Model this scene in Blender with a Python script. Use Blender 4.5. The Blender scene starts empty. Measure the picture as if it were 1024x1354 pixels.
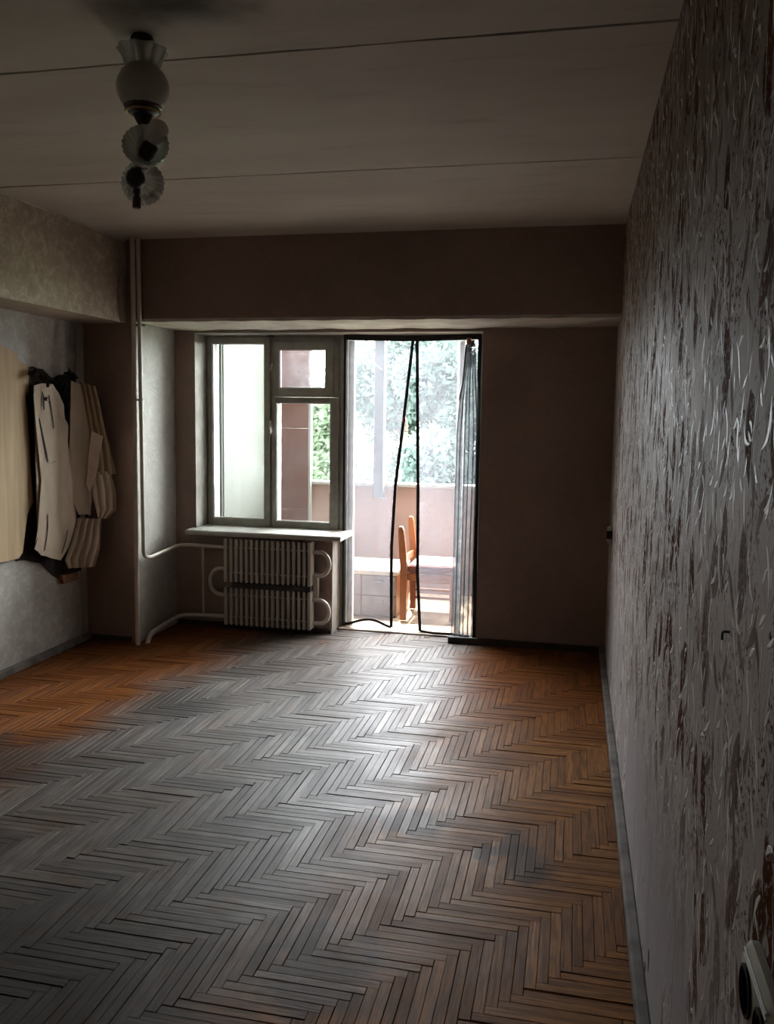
import bpy, bmesh, math, random
from mathutils import Vector, Matrix
random.seed(7)
S = bpy.context.scene
C = S.collection

# ------------------------------------------------------------------ camera
F_PX, YAW, PITCH, ROLL, CY, EYE = 1130.3, .2143, .1034, .0143, 665.5, 1.5528
cy_, sy_, cp_, sp_ = math.cos(YAW), math.sin(YAW), math.cos(PITCH), math.sin(PITCH)
FWD = Vector((-sy_*cp_, cy_*cp_, -sp_))
_r = Vector((cy_, sy_, 0)); _u = _r.cross(FWD)
RGT = math.cos(ROLL)*_r + math.sin(ROLL)*_u
UPV = -math.sin(ROLL)*_r + math.cos(ROLL)*_u
cam_d = bpy.data.cameras.new('camera'); cam = bpy.data.objects.new('camera', cam_d); C.objects.link(cam)
cam.matrix_world = Matrix(((RGT.x, UPV.x, -FWD.x, 0), (RGT.y, UPV.y, -FWD.y, 0), (RGT.z, UPV.z, -FWD.z, EYE), (0, 0, 0, 1)))
cam_d.sensor_fit = 'VERTICAL'; cam_d.sensor_height = 32
cam_d.lens = 32*F_PX/1354
cam_d.shift_y = (CY-677)/1354
cam_d.clip_start = .02; cam_d.clip_end = 500
S.camera = cam

# ------------------------------------------------------------------ sky, sun, portals, exposure
SKY, SUN, EXPO = 8.0, 6.0, 2.85
w = bpy.data.worlds.new('sky'); S.world = w; w.use_nodes = True
wn = w.node_tree.nodes; wl = w.node_tree.links
bg = wn['Background']; bg.inputs[0].default_value = (.92, .965, 1.0, 1); bg.inputs[1].default_value = SKY
sd = bpy.data.lights.new('sun', 'SUN'); sd.energy = SUN; sd.angle = .02; sd.color = (1, .93, .82)
so = bpy.data.objects.new('sun', sd); C.objects.link(so)
so.rotation_euler = Vector((.10, -.27, -1)).to_track_quat('-Z', 'Y').to_euler()
def portal(name, x0, x1, z0, z1, y):
    d = bpy.data.lights.new(name, 'AREA'); d.shape = 'RECTANGLE'; d.size = x1-x0; d.size_y = z1-z0
    d.cycles.is_portal = True
    o = bpy.data.objects.new(name, d); C.objects.link(o)
    o.location = ((x0+x1)/2, y, (z0+z1)/2); o.rotation_euler = (-math.pi/2, 0, 0)
portal('window_portal', -2.66, -1.63, .72, 2.11, 6.06)
portal('door_portal', -1.62, -.62, .02, 2.11, 6.06)
S.view_settings.view_transform = 'Standard'; S.view_settings.look = 'None'
S.view_settings.gamma = 1; S.view_settings.use_curve_mapping = False
S.view_settings.exposure = EXPO
S.cycles.max_bounces = 14; S.cycles.diffuse_bounces = 8; S.cycles.transparent_max_bounces = 16

# ------------------------------------------------------------------ material helpers
class NT:
    def __init__(self, name):
        self.m = bpy.data.materials.new(name); self.m.use_nodes = True
        self.t = self.m.node_tree; self.b = self.t.nodes['Principled BSDF']; self.out = self.t.nodes['Material Output']
    def put(self, sock, v):
        if isinstance(v, bpy.types.NodeSocket): self.t.links.new(v, sock)
        else:
            if isinstance(v, tuple) and len(v) == 3 and sock.type == 'RGBA': v = v+(1,)
            sock.default_value = v
    def n(self, typ, ins=None, **props):
        nd = self.t.nodes.new('ShaderNode'+typ)
        for k, v in props.items(): setattr(nd, k, v)
        for k, v in (ins or {}).items(): self.put(nd.inputs[k], v)
        return nd
    def math(self, op, a, b=0.0, c=None, clamp=False):
        ins = {0: a, 1: b}
        if c is not None: ins[2] = c
        return self.n('Math', ins, operation=op, use_clamp=clamp).outputs[0]
    def mix(self, f, a, b, mode='MIX'):
        nd = self.n('Mix', None, data_type='RGBA', blend_type=mode)
        self.put(nd.inputs[0], f); self.put(nd.inputs[6], a); self.put(nd.inputs[7], b)
        return nd.outputs[2]
    def step(self, v, lo, hi, a=0.0, b=1.0):
        return self.n('MapRange', {0: v, 1: lo, 2: hi, 3: a, 4: b}, interpolation_type='SMOOTHSTEP').outputs[0]
    def noise(self, vec, scale, detail=4, rough=.55, dist=0.0):
        return self.n('TexNoise', {'Vector': vec, 'Scale': scale, 'Detail': detail, 'Roughness': rough, 'Distortion': dist}).outputs[0]
    def pos(self): return self.n('NewGeometry').outputs['Position']
    def objco(self): return self.n('TexCoord').outputs['Object']
    def comb(self, x, y, z=0.0): return self.n('CombineXYZ', {0: x, 1: y, 2: z}).outputs[0]
    def sep(self, v):
        o = self.n('SeparateXYZ', {0: v}).outputs; return o[0], o[1], o[2]
    def scale(self, v, s): return self.n('VectorMath', {0: v, 1: s}, operation='MULTIPLY').outputs[0]
    def add(self, v, s): return self.n('VectorMath', {0: v, 1: s}, operation='ADD').outputs[0]
    def bump(self, h, strength=.3, dist=.01):
        b = self.n('Bump', {'Strength': strength, 'Distance': dist, 'Height': h}); self.put(self.b.inputs['Normal'], b.outputs[0])
    def base(self, c): self.put(self.b.inputs['Base Color'], c)
    def rough(self, r): self.put(self.b.inputs['Roughness'], r)
    # one layer of leaf shapes scattered on a plane; v in metres; returns mask, random value
    def leaves(self, v, cells, half_len, half_w, spread, bend, seed, density, soft=.25):
        v = self.add(self.scale(v, (cells, cells, 1)), (seed*7.13, seed*3.71, 0))
        vo = self.n('TexVoronoi', {'Vector': v, 'Scale': 1.0, 'Randomness': .95}, voronoi_dimensions='2D', feature='F1')
        d = self.n('VectorMath', {0: v, 1: vo.outputs['Position']}, operation='SUBTRACT').outputs[0]
        rr, rg, rb = self.sep(vo.outputs['Color'])
        ang = self.math('MULTIPLY', self.math('SUBTRACT', rr, .5), spread)
        d = self.n('VectorRotate', {'Vector': d, 'Angle': ang}, rotation_type='Z_AXIS').outputs[0]
        x, y, _ = self.sep(d)
        y2 = self.math('MULTIPLY', y, y)
        x = self.math('ADD', x, self.math('MULTIPLY', y2, self.math('MULTIPLY', self.math('SUBTRACT', rg, .5), bend)))
        hl, hw = half_len*cells, half_w*cells
        prof = self.math('SUBTRACT', hw, self.math('MULTIPLY', y2, hw/(hl*hl)))
        m = self.step(self.math('SUBTRACT', prof, self.math('ABSOLUTE', x)), 0.0, hw*soft)
        keep = self.math('LESS_THAN', rb, density)
        return self.math('MULTIPLY', m, keep), rg

def simple(name, col, rough=.6, var=.15, scale=6.0, metal=0.0, bump=0.0, spec=.5, col2=None):
    t = NT(name); p = t.objco()
    nz = t.noise(p, scale, 5)
    c2 = col2 or tuple(c*(1-var*2) for c in col)
    t.base(t.mix(t.step(nz, .3, .7), col, c2)); t.rough(t.step(nz, .2, .8, rough-.07, rough+.07))
    t.b.inputs['Metallic'].default_value = metal; t.b.inputs['Specular IOR Level'].default_value = spec
    if bump: t.bump(t.noise(p, scale*8, 4), bump, .004)
    return t.m

M = {}
def mat_right_wall():
    t = NT('embossed_vinyl_wallpaper'); P = t.pos(); x, y, z = t.sep(P)
    v = t.comb(y, z)
    wob = t.n('TexNoise', {'Vector': P, 'Scale': 9.0, 'Detail': 2.0})
    v = t.add(v, t.scale(t.add(wob.outputs['Color'], (-.5, -.5, -.5)), (.03, .03, 0)))
    big = t.noise(P, 2.2, 3)
    l1, r1 = t.leaves(v, 6.5, .085, .036, 1.1, 1.2, 1, .72)
    l2, r2 = t.leaves(v, 10, .052, .012, 1.8, 1.6, 2, .7)
    l3, r3 = t.leaves(v, 11, .048, .0065, 1.9, 2.2, 3, .68, .5)
    l4, r4 = t.leaves(v, 19, .022, .0055, 2.4, 2.0, 4, .55, .5)
    l5, r5 = t.leaves(v, 6.0, .085, .0035, .9, .8, 5, .7, .6)
    l6, r6 = t.leaves(v, 15, .035, .004, 1.4, 1.5, 6, .7, .6)
    l7, r7 = t.leaves(v, 27, .016, .0028, 2.6, 2.0, 7, .6, .6)
    speck = t.noise(P, 70, 3, .7)
    sp = t.math('MULTIPLY', t.step(speck, .52, .6), t.step(t.noise(P, 7, 2), .45, .55))
    bare = t.math('MULTIPLY', t.step(z, .95, .35), t.step(t.noise(t.scale(P, (1, 1, .35)), 2.6, 3), .42, .5))   # rubbed-off area low on the wall
    pat = t.math('SUBTRACT', 1.0, t.math('MULTIPLY', bare, .93))
    brown = t.math('MULTIPLY', t.math('MAXIMUM', t.math('MAXIMUM', t.math('MULTIPLY', l1, t.step(speck, .30, .48)), t.math('MAXIMUM', t.math('MULTIPLY', l2, .8), t.math('MULTIPLY', t.math('MAXIMUM', l6, l7), .55))), sp), pat)
    brown = t.math('MULTIPLY', brown, t.step(big, .3, .55, .7, 1.0))
    pale = t.math('MULTIPLY', t.math('MAXIMUM', l3, t.math('MAXIMUM', l4, t.math('MULTIPLY', l5, .7))), pat)
    ground = t.mix(t.step(t.noise(P, 3, 4), .3, .7), (.52, .475, .45), (.40, .355, .325))
    ground = t.mix(bare, ground, (.33, .305, .31))
    # ground turns darker brown towards the ceiling, with an uneven lower edge
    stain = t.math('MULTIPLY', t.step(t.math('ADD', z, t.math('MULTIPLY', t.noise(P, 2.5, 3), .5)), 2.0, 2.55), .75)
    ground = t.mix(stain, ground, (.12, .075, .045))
    c = t.mix(brown, ground, (.10, .046, .026)); c = t.mix(t.math('MULTIPLY', pale, .85), c, (.74, .72, .69))
    t.base(c)
    t.rough(t.math('SUBTRACT', .62, t.math('MULTIPLY', pale, .25)))
    t.put(t.b.inputs['Specular IOR Level'], t.math('ADD', t.math('MULTIPLY', t.math('SUBTRACT', 1.0, brown), .10), t.math('MULTIPLY', pale, .5)))
    h = t.math('ADD', t.math('ADD', t.math('MULTIPLY', l1, .5), t.math('MULTIPLY', l2, .4)), t.math('ADD', pale, t.math('MULTIPLY', speck, .5)))
    t.bump(t.math('MULTIPLY', h, pat), .8, .004)
    return t.m
def mat_leaf_paper(name, ground, leaf, dark, u='y', stain_z=None, cells=7.0, contrast=1.0, rough=.6):
    t = NT(name); P = t.pos(); x, y, z = t.sep(P)
    v = t.comb({'x': x, 'y': y}[u], z)
    a, _ = t.leaves(v, cells, .06, .018, 4.5, 3.0, 11, .8, 1.6)
    b, _ = t.leaves(v, cells*1.9, .03, .008, 5.5, 4.0, 12, .6, 1.6)
    d, _ = t.leaves(v, cells*1.4, .045, .008, 5.5, 4.0, 13, .7, 1.6)
    nz = t.noise(P, 1.7, 4)
    c = t.mix(t.step(nz, .35, .7), ground, tuple(k*.8 for k in ground))
    mott = t.noise(P, 14, 4, .65, .8)
    c = t.mix(t.step(mott, .42, .68, 0.0, .55*contrast), c, dark)
    c = t.mix(t.step(mott, .5, .3, 0.0, .45*contrast), c, leaf)
    c = t.mix(t.math('MULTIPLY', d, .7*contrast), c, dark)
    c = t.mix(t.math('MULTIPLY', t.math('MAXIMUM', t.math('MULTIPLY', a, .55), b), .8*contrast), c, leaf)
    c = t.mix(t.math('MULTIPLY', t.step(t.noise(P, 45, 3), .45, .7), .25), c, dark)
    t.base(c); t.rough(rough); t.b.inputs['Specular IOR Level'].default_value = .2
    t.bump(t.math('ADD', t.math('ADD', a, b), t.math('MULTIPLY', t.noise(P, 60, 3), .6)), .45, .003)
    return t.m
def mat_floor(name, island):
    t = NT(name); P = t.pos(); x, y, z = t.sep(P)
    if island: rnd = t.n('NewGeometry').outputs['Random Per Island']; al = t.n('Attribute', None, attribute_name='along').outputs['Fac']
    else: rnd = t.n('ObjectInfo').outputs['Random']; al = t.n('Attribute', None, attribute_name='along', attribute_type='OBJECT').outputs['Fac']
    # grain runs along each block: stretched noise in block direction (along = 1 for blocks parallel to y)
    px = t.scale(P, (120, 7, 1)); py = t.scale(P, (7, 120, 1))
    gv = t.n('Mix', {0: al}, data_type='VECTOR')
    t.put(gv.inputs[4], py); t.put(gv.inputs[5], px)
    gvec = t.add(gv.outputs[1], t.comb(t.math('MULTIPLY', rnd, 71.0), t.math('MULTIPLY', rnd, 37.0), rnd))
    grain = t.noise(gvec, 1.0, 5, .6)
    n1 = t.noise(P, 1.3, 4); n2 = t.noise(P, 4.5, 5, .6)
    # foot traffic wore the varnish off between the balcony door and the camera end of the room
    lane = t.math('SUBTRACT', x, t.math('ADD', -1.50, t.math('MULTIPLY', t.math('SUBTRACT', y, 3.2), .05)))
    dist = t.math('ADD', t.math('ABSOLUTE', lane), t.math('MULTIPLY', t.math('SUBTRACT', n1, .5), .75))
    worn = t.step(dist, 1.0, .55)
    worn = t.math('MULTIPLY', worn, t.step(n2, .25, .5, .72, 1.0))
    fresh = t.mix(rnd, (.20, .068, .017), (.13, .040, .011))
    tan = t.mix(rnd, (.30, .135, .046), (.17, .070, .024))
    right = t.step(t.math('ADD', x, t.math('MULTIPLY', n1, .8)), -.75, -.1)
    corner = t.step(y, 3.6, 4.9)
    var = t.mix(t.math('MULTIPLY', right, t.math('SUBTRACT', 1.0, corner)), fresh, tan)
    grey = t.mix(rnd, (.155, .132, .116), (.080, .069, .062))
    c = t.mix(worn, var, grey)
    c = t.mix(t.step(grain, .40, .66, 0.0, .8), c, t.mix(.7, c, (.02, .012, .008)))
    c = t.mix(t.step(t.noise(P, 11, 5, .7), .5, .72, 0.0, .45), c, t.mix(.6, c, (.03, .02, .015)))
    # old dark stains with their own outlines; the widest darkens the near left floor
    for (sx, sy, sr) in ((-.56, 3.10, .19), (-.66, 2.15, .26), (-1.55, 1.80, .75), (-2.1, 2.5, .30), (-2.0, 4.1, .35), (-2.5, 3.2, .4), (-.14, 2.94, .17)):
        d = t.n('VectorMath', {0: t.comb(x, y), 1: (sx, sy, 0)}, operation='DISTANCE').outputs['Value']
        d = t.math('ADD', d, t.math('MULTIPLY', t.math('SUBTRACT', t.noise(P, 7, 4), .5), .45))
        c = t.mix(t.step(d, sr, sr*.35, 0.0, .72), c, (.030, .026, .024))
    t.base(c)
    r = t.math('ADD', t.math('ADD', .29, t.math('MULTIPLY', n2, .34)), t.math('MULTIPLY', t.math('SUBTRACT', rnd, .5), .12))
    t.rough(r); t.put(t.b.inputs['Specular IOR Level'], t.math('ADD', .05, t.math('MULTIPLY', worn, .12)))
    t.bump(t.math('ADD', grain, t.math('MULTIPLY', n2, .8)), .55, .003)
    return t.m
def mat_net(name, col, opacity):
    t = NT(name); P = t.objco()
    tr = t.n('BsdfTransparent'); df = t.n('BsdfDiffuse', {'Color': col}); tl = t.n('BsdfTranslucent', {'Color': col})
    m1 = t.n('MixShader', {0: .55, 1: df.outputs[0], 2: tl.outputs[0]})
    f = t.step(t.noise(P, 14, 3), .3, .7, opacity*.85, opacity*1.15)
    m2 = t.n('MixShader', {0: f, 1: tr.outputs[0], 2: m1.outputs[0]})
    t.put(t.out.inputs[0], m2.outputs[0]); return t.m
def mat_pane(name, tint=(1, 1, 1), dirt=.06):
    t = NT(name); P = t.objco()
    tr = t.n('BsdfTransparent', {'Color': tint}); gl = t.n('BsdfGlossy', {'Roughness': .03}); df = t.n('BsdfDiffuse', {'Color': (.8, .8, .78)})
    fr = t.n('Fresnel', {'IOR': 1.45})
    m = t.n('MixShader', {0: fr.outputs[0], 1: tr.outputs[0], 2: gl.outputs[0]})
    m2 = t.n('MixShader', {0: t.step(t.noise(P, 5, 4), .3, .8, dirt*.4, dirt*1.6), 1: m.outputs[0], 2: df.outputs[0]})
    t.put(t.out.inputs[0], m2.outputs[0]); return t.m
def mat_leaf(name, a, b):
    t = NT(name); rnd = t.n('NewGeometry').outputs['Random Per Island']
    c = t.mix(rnd, a, b)
    df = t.n('BsdfDiffuse', {'Color': c}); tl = t.n('BsdfTranslucent', {'Color': c})
    m = t.n('MixShader', {0: .5, 1: df.outputs[0], 2: tl.outputs[0]}); t.put(t.out.inputs[0], m.outputs[0]); return t.m
def mat_sheet(name, a, b, streak=30):
    t = NT(name); P = t.pos()
    nz = t.noise(t.scale(P, (streak, streak, 2)), 1.0, 4)
    c = t.mix(t.step(nz, .3, .7), a, b)
    c = t.mix(t.math('MULTIPLY', t.step(t.noise(P, 3, 4), .5, .75), .5), c, tuple(k*.55 for k in b))
    t.base(c); t.rough(.75); t.bump(nz, .2, .003); return t.m

M['right'] = mat_right_wall()
M['left'] = mat_leaf_paper('pale_leaf_wallpaper', (.40, .375, .34), (.54, .525, .49), (.26, .235, .205), 'y', cells=7, contrast=.8)
M['beam_left'] = mat_leaf_paper('tan_leaf_wallpaper', (.42, .345, .27), (.60, .55, .47), (.27, .205, .155), 'y', cells=8, contrast=1.0, rough=.5)
M['back'] = mat_leaf_paper('brown_faded_wallpaper', (.30, .21, .175), (.335, .25, .21), (.225, .155, .13), 'x', cells=12, contrast=.45)
M['alcove'] = mat_leaf_paper('grey_leaf_wallpaper', (.42, .40, .36), (.50, .49, .45), (.30, .28, .25), 'y', cells=9, contrast=.7)
M['plain'] = mat_leaf_paper('plain_worn_wallpaper', (.36, .32, .29), (.40, .37, .34), (.28, .24, .21), 'y', cells=14, contrast=.3)
M['plaster'] = simple('stained_plaster', (.55, .50, .44), .8, .18, 5, bump=.3, col2=(.38, .33, .28))
M['ceiling'] = simple('dingy_ceiling_paint', (.56, .52, .46), .75, .1, 1.2, bump=.05, col2=(.47, .43, .38))
def mat_ceiling():
    t = NT('dingy_ceiling_paint'); P = t.pos(); x, y, z = t.sep(P)
    c = t.mix(t.step(t.noise(t.scale(P, (.5, 1.6, 1)), 1.4, 5), .3, .7), (.56, .52, .46), (.46, .42, .37))
    d = t.n('VectorMath', {0: t.scale(t.comb(x, y), (.8, 1.25, 1)), 1: (-1.09*.8, 2.25*1.25, 0)}, operation='DISTANCE').outputs['Value']
    d = t.math('ADD', d, t.math('MULTIPLY', t.math('SUBTRACT', t.noise(P, 6, 4), .5), .22))
    c = t.mix(t.step(d, .26, .02, 0.0, .9), c, (.035, .03, .026))       # soot above the lamp
    c = t.mix(t.math('MULTIPLY', t.step(t.noise(t.scale(P, (1, 6, 1)), 2.0, 4), .55, .75), .3), c, (.26, .22, .18))
    t.base(c); t.rough(.75); t.b.inputs['Specular IOR Level'].default_value = .2
    t.bump(t.noise(P, 30, 3), .08, .003); return t.m
M['ceiling'] = mat_ceiling()
M['reveal'] = simple('dull_reveal_paint', (.30, .265, .23), .8, .15, 8)
M['joint'] = simple('dark_joint', (.045, .038, .032), .9)
M['floor'] = mat_floor('parquet_wood', False); M['floor_far'] = mat_floor('parquet_wood_far', True)
M['subfloor'] = simple('dark_subfloor', (.018, .014, .012), .9)
M['base_grey'] = simple('worn_grey_skirting', (.18, .16, .145), .8, .25, 9, bump=.2, spec=.2)
M['base_brown'] = simple('brown_skirting', (.11, .07, .05), .5, .25, 9)
M['base_dark'] = simple('dark_skirting', (.03, .024, .022), .5)
M['pipe'] = simple('cream_pipe_paint', (.58, .52, .45), .4, .08, 12)
M['rad'] = simple('cream_radiator_paint', (.50, .45, .39), .45, .08, 10)
M['rad_dark'] = simple('dark_radiator_slot', (.035, .032, .03), .7)
M['win'] = simple('grey_green_window_paint', (.38, .37, .32), .5, .12, 10, bump=.1)
M['win_white'] = simple('white_window_paint', (.72, .72, .68), .45, .06, 10)
M['sill'] = simple('cream_sill_paint', (.40, .385, .34), .55, .08, 8)
M['pane'] = mat_pane('window_glass', (.97, .99, .97), .05)
M['pane_vent'] = mat_pane('dusty_vent_glass', (.95, .95, .98), .22)
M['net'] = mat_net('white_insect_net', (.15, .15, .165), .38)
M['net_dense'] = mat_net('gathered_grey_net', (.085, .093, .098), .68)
M['tape'] = simple('black_edging_tape', (.012, .012, .014), .7)
M['red'] = simple('red_clip_plastic', (.45, .12, .07), .5)
M['metal_dark'] = simple('blackened_metal', (.02, .017, .015), .4, .2, 20, metal=.3)
M['metal_brown'] = simple('brown_bakelite', (.07, .04, .028), .4)
M['brass'] = simple('tarnished_brass', (.45, .33, .16), .35, .2, 20, metal=.9)
M['frost'] = simple('frosted_glass_globe', (.42, .41, .35), .3, .06, 4)
M['bulb'] = simple('opal_bulb_glass', (.66, .65, .62), .25, .04, 4)
t = NT('clear_pressed_glass')
tr = t.n('BsdfTransparent', {'Color': (.93, .95, .93)}); gl = t.n('BsdfGlossy', {'Roughness': .08}); df = t.n('BsdfDiffuse', {'Color': (.80, .84, .80)})
mx = t.n('MixShader', {0: t.n('Fresnel', {'IOR': 1.5}).outputs[0], 1: tr.outputs[0], 2: gl.outputs[0]})
mx2 = t.n('MixShader', {0: .30, 1: mx.outputs[0], 2: df.outputs[0]}); t.put(t.out.inputs[0], mx2.outputs[0]); M['glass'] = t.m
M['soot'] = simple('soot_stain', (.03, .026, .022), .9)
M['sheet'] = mat_sheet('dry_beige_board', (.40, .28, .15), (.31, .21, .105), 26)
M['sheet2'] = mat_sheet('torn_paper_layer', (.44, .34, .25), (.36, .275, .195), 10)
M['sheet3'] = mat_sheet('ochre_paper_layer', (.32, .22, .12), (.22, .145, .075), 45)
M['flap'] = mat_sheet('pinkish_paper_flap', (.62, .47, .38), (.54, .40, .31), 8)
M['char_dark'] = simple('charred_and_dark_paper', (.014, .010, .009), .9, .3, 20)
M['brick'] = simple('bare_brick', (.34, .17, .10), .85, .25, 18, bump=.4)
M['socket'] = simple('yellowed_socket_plastic', (.52, .52, .44), .35, .1, 8)
M['dark'] = simple('dark_void', (.008, .007, .006), .9)
M['wood_chair'] = simple('orange_varnished_wood', (.20, .065, .018), .4, .15, 9)
M['seat'] = simple('wine_red_upholstery', (.07, .012, .011), .8, .15, 30, col2=(.09, .025, .022))
M['seat_glare'] = simple('painted_seat_glare', (.34, .26, .235), .8, .08, 12)  # pale colour that paints the glare on the red seat
M['cab_front'] = simple('mauve_grey_net_haze', (.15, .13, .13), .6, .1, 8)  # haze of the net in front, put into the front's grey colour
M['cab_top'] = simple('cream_cabinet_top', (.34, .31, .25), .5, .06, 8)
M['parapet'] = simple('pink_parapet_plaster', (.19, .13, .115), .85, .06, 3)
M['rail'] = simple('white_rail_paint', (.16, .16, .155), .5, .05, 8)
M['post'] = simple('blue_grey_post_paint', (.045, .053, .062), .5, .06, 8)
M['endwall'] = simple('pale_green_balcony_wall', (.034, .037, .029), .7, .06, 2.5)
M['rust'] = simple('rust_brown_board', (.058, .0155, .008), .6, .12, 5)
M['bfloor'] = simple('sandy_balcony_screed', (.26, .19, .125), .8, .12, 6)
M['thresh'] = simple('worn_wood_threshold', (.24, .18, .13), .6, .2, 10)
M['facade'] = simple('facade_plaster', (.6, .57, .52), .9)
M['bark'] = simple('tree_bark', (.10, .075, .055), .9, .25, 12, bump=.5)
M['leaf1'] = mat_leaf('leaves_light', (.038, .056, .034), (.066, .086, .056))
M['leaf2'] = mat_leaf('leaves_cool', (.034, .050, .044), (.058, .078, .070))
M['ground'] = simple('outdoor_ground', (.16, .19, .10), .95, .2, .2)
M['wire'] = simple('clothes_line', (.2, .2, .22), .6)

# ------------------------------------------------------------------ mesh helpers
ORIG = {}
class MB:
    def __init__(s): s.v = []; s.f = []
    def add(s, vs, fs):
        k = len(s.v); s.v += [tuple(p) for p in vs]; s.f += [[i+k for i in f] for f in fs]; return s
    def box(s, x0, x1, y0, y1, z0, z1):
        return s.add([(x0,y0,z0),(x1,y0,z0),(x1,y1,z0),(x0,y1,z0),(x0,y0,z1),(x1,y0,z1),(x1,y1,z1),(x0,y1,z1)],
                     [(0,3,2,1),(4,5,6,7),(0,1,5,4),(1,2,6,5),(2,3,7,6),(3,0,4,7)])
    def bbox(s, x0, x1, y0, y1, z0, z1, b=.004):          # box with chamfered edges
        me = bmesh.new(); bmesh.ops.create_cube(me, size=1)
        for v in me.verts: v.co = Vector(((x0+x1)/2+v.co.x*(x1-x0), (y0+y1)/2+v.co.y*(y1-y0), (z0+z1)/2+v.co.z*(z1-z0)))
        bmesh.ops.bevel(me, geom=me.edges[:], offset=b, segments=2, affect='EDGES', profile=.5)
        me.verts.index_update(); s.add([v.co for v in me.verts], [[v.index for v in f.verts] for f in me.faces]); me.free(); return s
    def tube(s, path, r, n=10, closed=False):
        P = [Vector(p) for p in path]; m = len(P); rs = r if isinstance(r, (list, tuple)) else [r]*m
        ref = None; rings = []
        for i, p in enumerate(P):
            if closed: d = (P[(i+1) % m]-P[i-1])
            else: d = P[min(i+1, m-1)]-P[max(i-1, 0)]
            d.normalize()
            if ref is None: ref = Vector((0, 0, 1)) if abs(d.z) < .9 else Vector((1, 0, 0))
            a = (ref-d*ref.dot(d)).normalized(); ref = a; b = d.cross(a)
            rings.append([p+(a*math.cos(2*math.pi*k/n)+b*math.sin(2*math.pi*k/n))*rs[i] for k in range(n)])
        fs = []; last = m if closed else m-1
        for i in range(last):
            for k in range(n):
                j = (i+1) % m; fs.append((i*n+k, i*n+(k+1) % n, j*n+(k+1) % n, j*n+k))
        if not closed: fs += [list(range(n))[::-1], list(range((m-1)*n, m*n))]
        return s.add([q for rg in rings for q in rg], fs)
    def lathe(s, prof, origin, axis=(0, 0, 1), n=28, flute=0.0, lobes=12, flute_from=0.0, closed=False):
        ax = Vector(axis).normalized(); t = Vector((1, 0, 0)) if abs(ax.x) < .8 else Vector((0, 1, 0))
        a = (t-ax*t.dot(ax)).normalized(); b = ax.cross(a); o = Vector(origin); vs = []
        for i, (r, h) in enumerate(prof):
            q = i/max(1, len(prof)-1); fl = flute*max(0, (q-flute_from)/(1-flute_from+1e-6))
            for k in range(n):
                th = 2*math.pi*k/n; rr = r*(1+fl*math.cos(lobes*th))
                vs.append(o+ax*h+(a*math.cos(th)+b*math.sin(th))*rr)
        fs = []
        for i in range(len(prof)-1):
            for k in range(n): fs.append((i*n+k, i*n+(k+1) % n, (i+1)*n+(k+1) % n, (i+1)*n+k))
        return s.add(vs, fs)
    def slab(s, pts, th, axis):                            # outline polygon given thickness along axis
        ax = Vector(axis); n = len(pts); k = len(s.v)
        bm = bmesh.new(); vs = [bm.verts.new(p) for p in pts]; f = bm.faces.new(vs)
        bmesh.ops.triangulate(bm, faces=[f]); bm.verts.index_update()
        tris = [[v.index for v in q.verts] for q in bm.faces]; bm.free()
        A = [Vector(p) for p in pts]; B = [p+ax*th for p in A]
        fs = tris+[[i+n for i in q][::-1] for q in tris]+[(i, (i+1) % n, n+(i+1) % n, n+i) for i in range(n)]
        return s.add(A+B, fs)
    def grid(s, fn, nu, nv):
        vs = [fn(i/nu, j/nv) for j in range(nv+1) for i in range(nu+1)]
        return s.add(vs, [(j*(nu+1)+i, j*(nu+1)+i+1, (j+1)*(nu+1)+i+1, (j+1)*(nu+1)+i) for j in range(nv) for i in range(nu)])
    def build(s, name, mat, parent=None, origin=None, smooth=False, fix=True):
        po = ORIG.get(parent.name, Vector()) if parent else Vector()
        og = Vector(origin) if origin is not None else (po if parent else Vector())
        me = bpy.data.meshes.new(name); me.from_pydata([Vector(v)-og for v in s.v], [], s.f)
        if fix:
            bm = bmesh.new(); bm.from_mesh(me); bmesh.ops.recalc_face_normals(bm, faces=bm.faces[:]); bm.to_mesh(me); bm.free()
        me.materials.append(M[mat] if isinstance(mat, str) else mat)
        if smooth:
            for p in me.polygons: p.use_smooth = True
            try: me.set_sharp_from_angle(angle=math.radians(40))
            except Exception: pass
        o = bpy.data.objects.new(name, me); C.objects.link(o)
        if parent: o.parent = parent
        o.location = og-po; ORIG[o.name] = og; return o
def tag(o, label=None, cat=None, group=None, kind=None):
    if label: o['label'] = label
    if cat: o['category'] = cat
    if group: o['group'] = group
    if kind: o['kind'] = kind
    return o
def thing(name, loc, label, cat, group=None):
    o = bpy.data.objects.new(name, None); C.objects.link(o); o.location = loc; o.empty_display_size = .1
    ORIG[o.name] = Vector(loc); return tag(o, label, cat, group)
def arc(c, r, a0, a1, n, ax1, ax2):
    c, ax1, ax2 = Vector(c), Vector(ax1), Vector(ax2)
    return [c+ax1*r*math.cos(a0+(a1-a0)*i/n)+ax2*r*math.sin(a0+(a1-a0)*i/n) for i in range(n+1)]
def round_path(pts, rad, n=6):                             # fillet the corners of a polyline
    P = [Vector(p) for p in pts]; out = [P[0]]
    for i in range(1, len(P)-1):
        a, b, c = P[i-1], P[i], P[i+1]; d1 = (a-b); d2 = (c-b)
        r1 = min(rad, d1.length*.45, d2.length*.45); p0 = b+d1.normalized()*r1; p2 = b+d2.normalized()*r1
        for k in range(n+1):
            q = k/n; out.append(p0*(1-q)**2+b*2*q*(1-q)+p2*q*q)
    return out+[P[-1]]

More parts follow.
